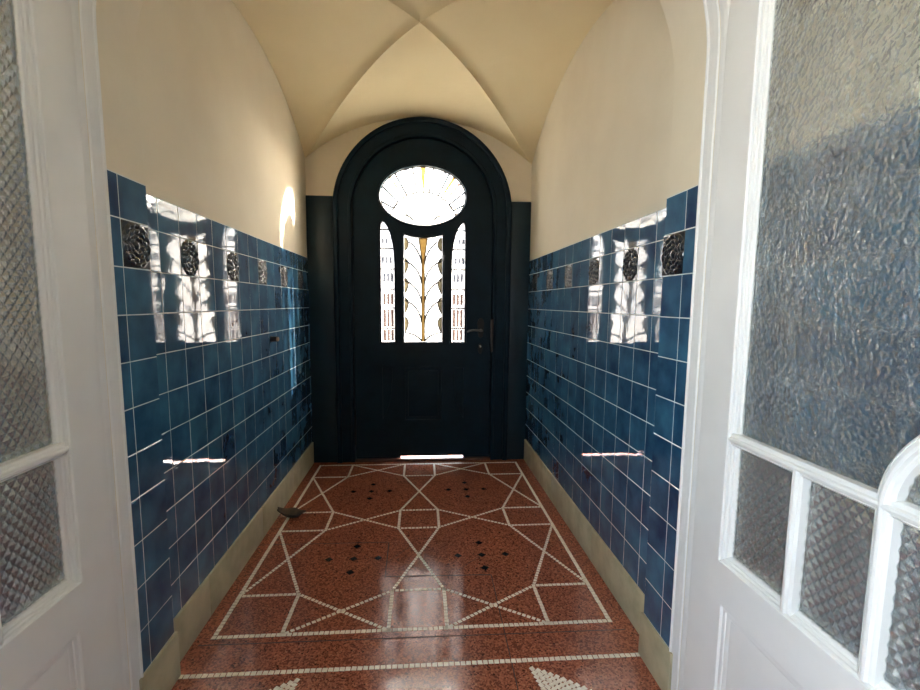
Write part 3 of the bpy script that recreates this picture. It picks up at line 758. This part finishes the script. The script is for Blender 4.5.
inner_door('door_2', -0.900, 1, 'cross', 'left open white door leaf with cross-pressed glass panes')
inner_door('door_3', 0.870, -1, 'hammered', 'right open white door leaf with hammered glass and curved bar')

# ---------------------------------------------------------------- the hall behind the camera
WY0, WY1, WZ0, WZ1 = -2.05, -0.45, 0.95, 2.75
def hall_side(name, X, face, hole, label):
    o0, o1 = X - face*0.006, X - face*0.25
    outs = [rect(HALLY-0.2, YA, 0.0, 3.35)]
    if hole: outs.append(rect(WY0, WY1, WZ0, WZ1))
    w = sheet(name, outs, abs(o1-o0), (o0+o1)/2, 'yz', M['plaster']); struct(w, label, 'wall')
    if not hole:
        ys = cuts(HALLY, YA-0.002, YA-0.002-20*TILE); zs = [ZB + k*TILE for k in range(0, 11)] + [ZPT]
        tile_panel('tile_wainscot', w, X, face, ys, zs); grout_bed(w, X, face, HALLY, YA-0.002, ZB-0.02, ZPT)
    else:
        ys = cuts(-0.30, YA-0.002, YA-0.002-20*TILE); zs = [ZB + k*TILE for k in range(0, 11)] + [ZPT]
        tile_panel('tile_wainscot', w, X, face, ys, zs); grout_bed(w, X, face, -0.30, YA-0.002, ZB-0.02, ZPT)
    return w
hall_side('wall_left_hall', HALLX0, 1, True, 'hall wall behind the left open door leaf')
hall_side('wall_right_hall', HALLX1, -1, False, 'tiled hall wall behind the right open door leaf')
skirting('baseboard_left_hall', HALLX0, 1, HALLY, YA-0.003, ZB, [0.5, -0.8], 'stone skirting behind the left open door leaf')
skirting('baseboard_right_hall', HALLX1, -1, HALLY, YA-0.003, ZB, [0.5, -0.8], 'stone skirting behind the right open door leaf')
bm = bmesh.new(); add_box(bm, (-1.23, HALLY-0.2, 0.0), (1.21, HALLY, 3.35)); struct(obj('wall_back', bm, M['bounce_cut']), 'unseen hall end wall behind the camera, darkened to cut bounced light', 'wall')
bm = bmesh.new(); add_box(bm, (-1.23, HALLY-0.2, 3.10), (1.21, YA, 3.35)); struct(obj('ceiling_hall', bm, M['plaster']), 'flat hall ceiling behind the camera', 'ceiling')
def window(name, plane, at, u0, u1, v0, v1, label):
    w_ = 0.06; um = (u0+u1)/2
    f = sheet(name, [rect(u0, u1, v0, v1), rect(u0+w_, um-0.03, v0+w_, v1-w_), rect(um+0.03, u1-w_, v0+w_, v1-w_)], 0.06, at, plane, M['white'], bevel=0.005)
    struct(f, label, 'window')
    sheet('glass_pane', [rect(u0+0.03, u1-0.03, v0+0.03, v1-0.03)], 0.004, at, plane, M['pane'], f)
window('window_1', 'yz', HALLX0-0.13, WY0, WY1, WZ0, WZ1, 'white hall window in the left wall behind the camera')

# outside
bm = bmesh.new(); add_box(bm, (-40, -40, -0.5), (40, 60, -0.21)); struct(obj('ground', bm, M['gravel']), 'pale paving outside the front door', 'ground')
bm = bmesh.new(); add_box(bm, (-1.3, YD+0.242, -0.205), (1.3, YD+1.5, -0.004), bevel=0.01); struct(obj('trim_2', bm, M['gravel']), 'pale stone landing outside the front door', 'doorstep')

# ---------------------------------------------------------------- small things
# black door stop on the left wall
st = empty('door_stop', (XL, 3.061, 1.190)); tag(st, 'small black round door stop sticking out of the left tiled wall', 'door stop')
bm = bmesh.new(); add_lathe(bm, [(0.020, 0.0), (0.020, 0.004), (0.0165, 0.006), (0.0165, 0.034), (0.0150, 0.037)], (0, 0, 0), (1, 0, 0), 24); obj('stem', bm, M['iron'], st, smooth=True, angle=40)
bm = bmesh.new(); add_lathe(bm, [(0.0130, 0.036), (0.0145, 0.039), (0.0145, 0.045), (0.0120, 0.049), (0.0060, 0.049), (0.0055, 0.043)], (0, 0, 0), (1, 0, 0), 24); obj('rubber_tip', bm, M['rubber'], st, smooth=True, angle=50)
# curled dry leaf on the floor
bm = bmesh.new(); nu, nv = 26, 9; grid = []
for i in range(nu+1):
    t = i/nu; x = -0.085 + 0.17*t
    w = 0.034*math.sin(PI*min(1, max(0, t*1.02)))**0.7*(0.5+0.9*t if t < 0.6 else 1.04-0.2*(t-0.6)) + 0.0012
    zc = 0.003 + 0.028*max(0, (0.45-t)/0.45)**1.6 + 0.022*max(0, (t-0.72)/0.28)**1.4
    yc_ = -0.010*math.sin(PI*t) + 0.014*(t-0.5)
    row = []
    for j in range(nv+1):
        s = -1+2*j/nv
        row.append(bm.verts.new((x, yc_ + w*s*(1-0.18*abs(s)), zc + 0.026*abs(s)**1.8*math.sin(PI*min(1, t+0.05))**0.5*(1.0 if s > 0 else 0.75) + 0.002*math.sin(9*t+3*s))))
    grid.append(row)
for i in range(nu):
    for j in range(nv): bm.faces.new((grid[i][j], grid[i+1][j], grid[i+1][j+1], grid[i][j+1]))
lf = obj('dry_leaf', bm, M['leaf'], smooth=True); so = lf.modifiers.new('thick', 'SOLIDIFY'); so.thickness = 0.0016; so.offset = 1
lf.scale = (1.18, 1.5, 1.7); lf.location = (-0.868, 3.035, 0.0015); lf.rotation_euler = (0, 0, math.radians(-8))
tag(lf, 'curled brown dry leaf lying on the terrazzo by the left skirting', 'leaf')

# ---------------------------------------------------------------- light
SUN_DIR = Vector((-0.986, -0.59, -0.336)).normalized()
sd = bpy.data.lights.new('sun', 'SUN'); sd.energy = 40.0; sd.angle = math.radians(0.6); sd.color = (1.0, 0.93, 0.82)
so_ = bpy.data.objects.new('sun', sd); C.objects.link(so_); so_.location = (8, 8, 6); so_.rotation_euler = SUN_DIR.to_track_quat('-Z', 'Y').to_euler()
hd = bpy.data.lights.new('sun_scatter_fill', 'SUN'); hd.energy = 38.0; hd.angle = math.radians(58); hd.color = (1.0, 0.94, 0.84)   # added wide second sun, standing in for sunlight scattered by the glass
ho = bpy.data.objects.new('sun_scatter_fill', hd); C.objects.link(ho); ho.location = (8, 8, 6.5); ho.rotation_euler = SUN_DIR.to_track_quat('-Z', 'Y').to_euler()
w = bpy.data.worlds.new('sky'); bpy.context.scene.world = w; w.use_nodes = True
nt = w.node_tree; nt.nodes.clear()
sky = nt.nodes.new('ShaderNodeTexSky'); sky.sky_type = 'NISHITA'; sky.sun_disc = False
sky.sun_elevation = math.radians(16.3); sky.sun_rotation = math.atan2(-SUN_DIR.x, -SUN_DIR.y); sky.air_density = 1.0; sky.dust_density = 2.5
bg = nt.nodes.new('ShaderNodeBackground'); bg.inputs['Strength'].default_value = 0.6
hz = nt.nodes.new('ShaderNodeBackground'); hz.inputs['Color'].default_value = (0.92, 0.98, 1.08, 1); hz.inputs['Strength'].default_value = 3.0
ad = nt.nodes.new('ShaderNodeAddShader'); nt.links.new(bg.outputs[0], ad.inputs[0]); nt.links.new(hz.outputs[0], ad.inputs[1])
ow = nt.nodes.new('ShaderNodeOutputWorld'); nt.links.new(sky.outputs[0], bg.inputs[0]); nt.links.new(ad.outputs[0], ow.inputs[0])
def portal(name, loc, rot, sx, sy, radiance=0.0, colour=(1, 1, 1)):
    # daylight in an opening: a sampling portal, or an added lamp topping up the sky
    l = bpy.data.lights.new(name, 'AREA'); l.shape = 'RECTANGLE'; l.size = sx; l.size_y = sy
    if radiance: l.energy = radiance*PI*sx*sy; l.color = colour
    else: l.cycles.is_portal = True
    o = bpy.data.objects.new(name, l); C.objects.link(o); o.location = loc; o.rotation_euler = rot
portal('door_portal', (DX, YD+0.2, 1.75), (-PI/2, 0, 0), 0.85, 1.8)
portal('side_window_fill', (HALLX0-0.24, (WY0+WY1)/2, (WZ0+WZ1)/2), (0, -PI/2, 0), WZ1-WZ0-0.02, WY1-WY0-0.02, 2.5, (0.86, 0.95, 1.07))  # added emitting lamp in the window, on top of the sky

# ---------------------------------------------------------------- camera
F, PITCH, YAW, ROLL, H = 464.04, -0.1104, 0.0726, 0.0072, 1.4265
cy_, sy_, cp_, sp_, cr_, sr_ = math.cos(YAW), math.sin(YAW), math.cos(PITCH), math.sin(PITCH), math.cos(ROLL), math.sin(ROLL)
fw = Vector((sy_*cp_, cy_*cp_, sp_)); rt = Vector((cy_, -sy_, 0)); up = rt.cross(fw)
r2 = rt*cr_ + up*sr_; u2 = up*cr_ - rt*sr_
cam = bpy.data.cameras.new('camera'); co = bpy.data.objects.new('camera', cam); C.objects.link(co)
m4 = Matrix((r2, u2, -fw)).transposed().to_4x4(); m4.translation = (0, 0, H); co.matrix_world = m4
cam.sensor_fit = 'HORIZONTAL'; cam.sensor_width = 36; cam.lens = 36*F/920
cam.shift_x = (460-454.79)/920; cam.shift_y = (354.94-345)/920; cam.clip_start = 0.02
sc = bpy.context.scene; sc.camera = co
sc.view_settings.view_transform = 'Standard'; sc.view_settings.look = 'None'; sc.view_settings.gamma = 1.0
sc.view_settings.use_curve_mapping = False; sc.view_settings.exposure = 2.12
sc.cycles.use_denoising = True; sc.cycles.max_bounces = 14; sc.cycles.diffuse_bounces = 6; sc.cycles.glossy_bounces = 5; sc.cycles.transmission_bounces = 8; sc.cycles.transparent_max_bounces = 16
sc.cycles.sample_clamp_indirect = 12.0
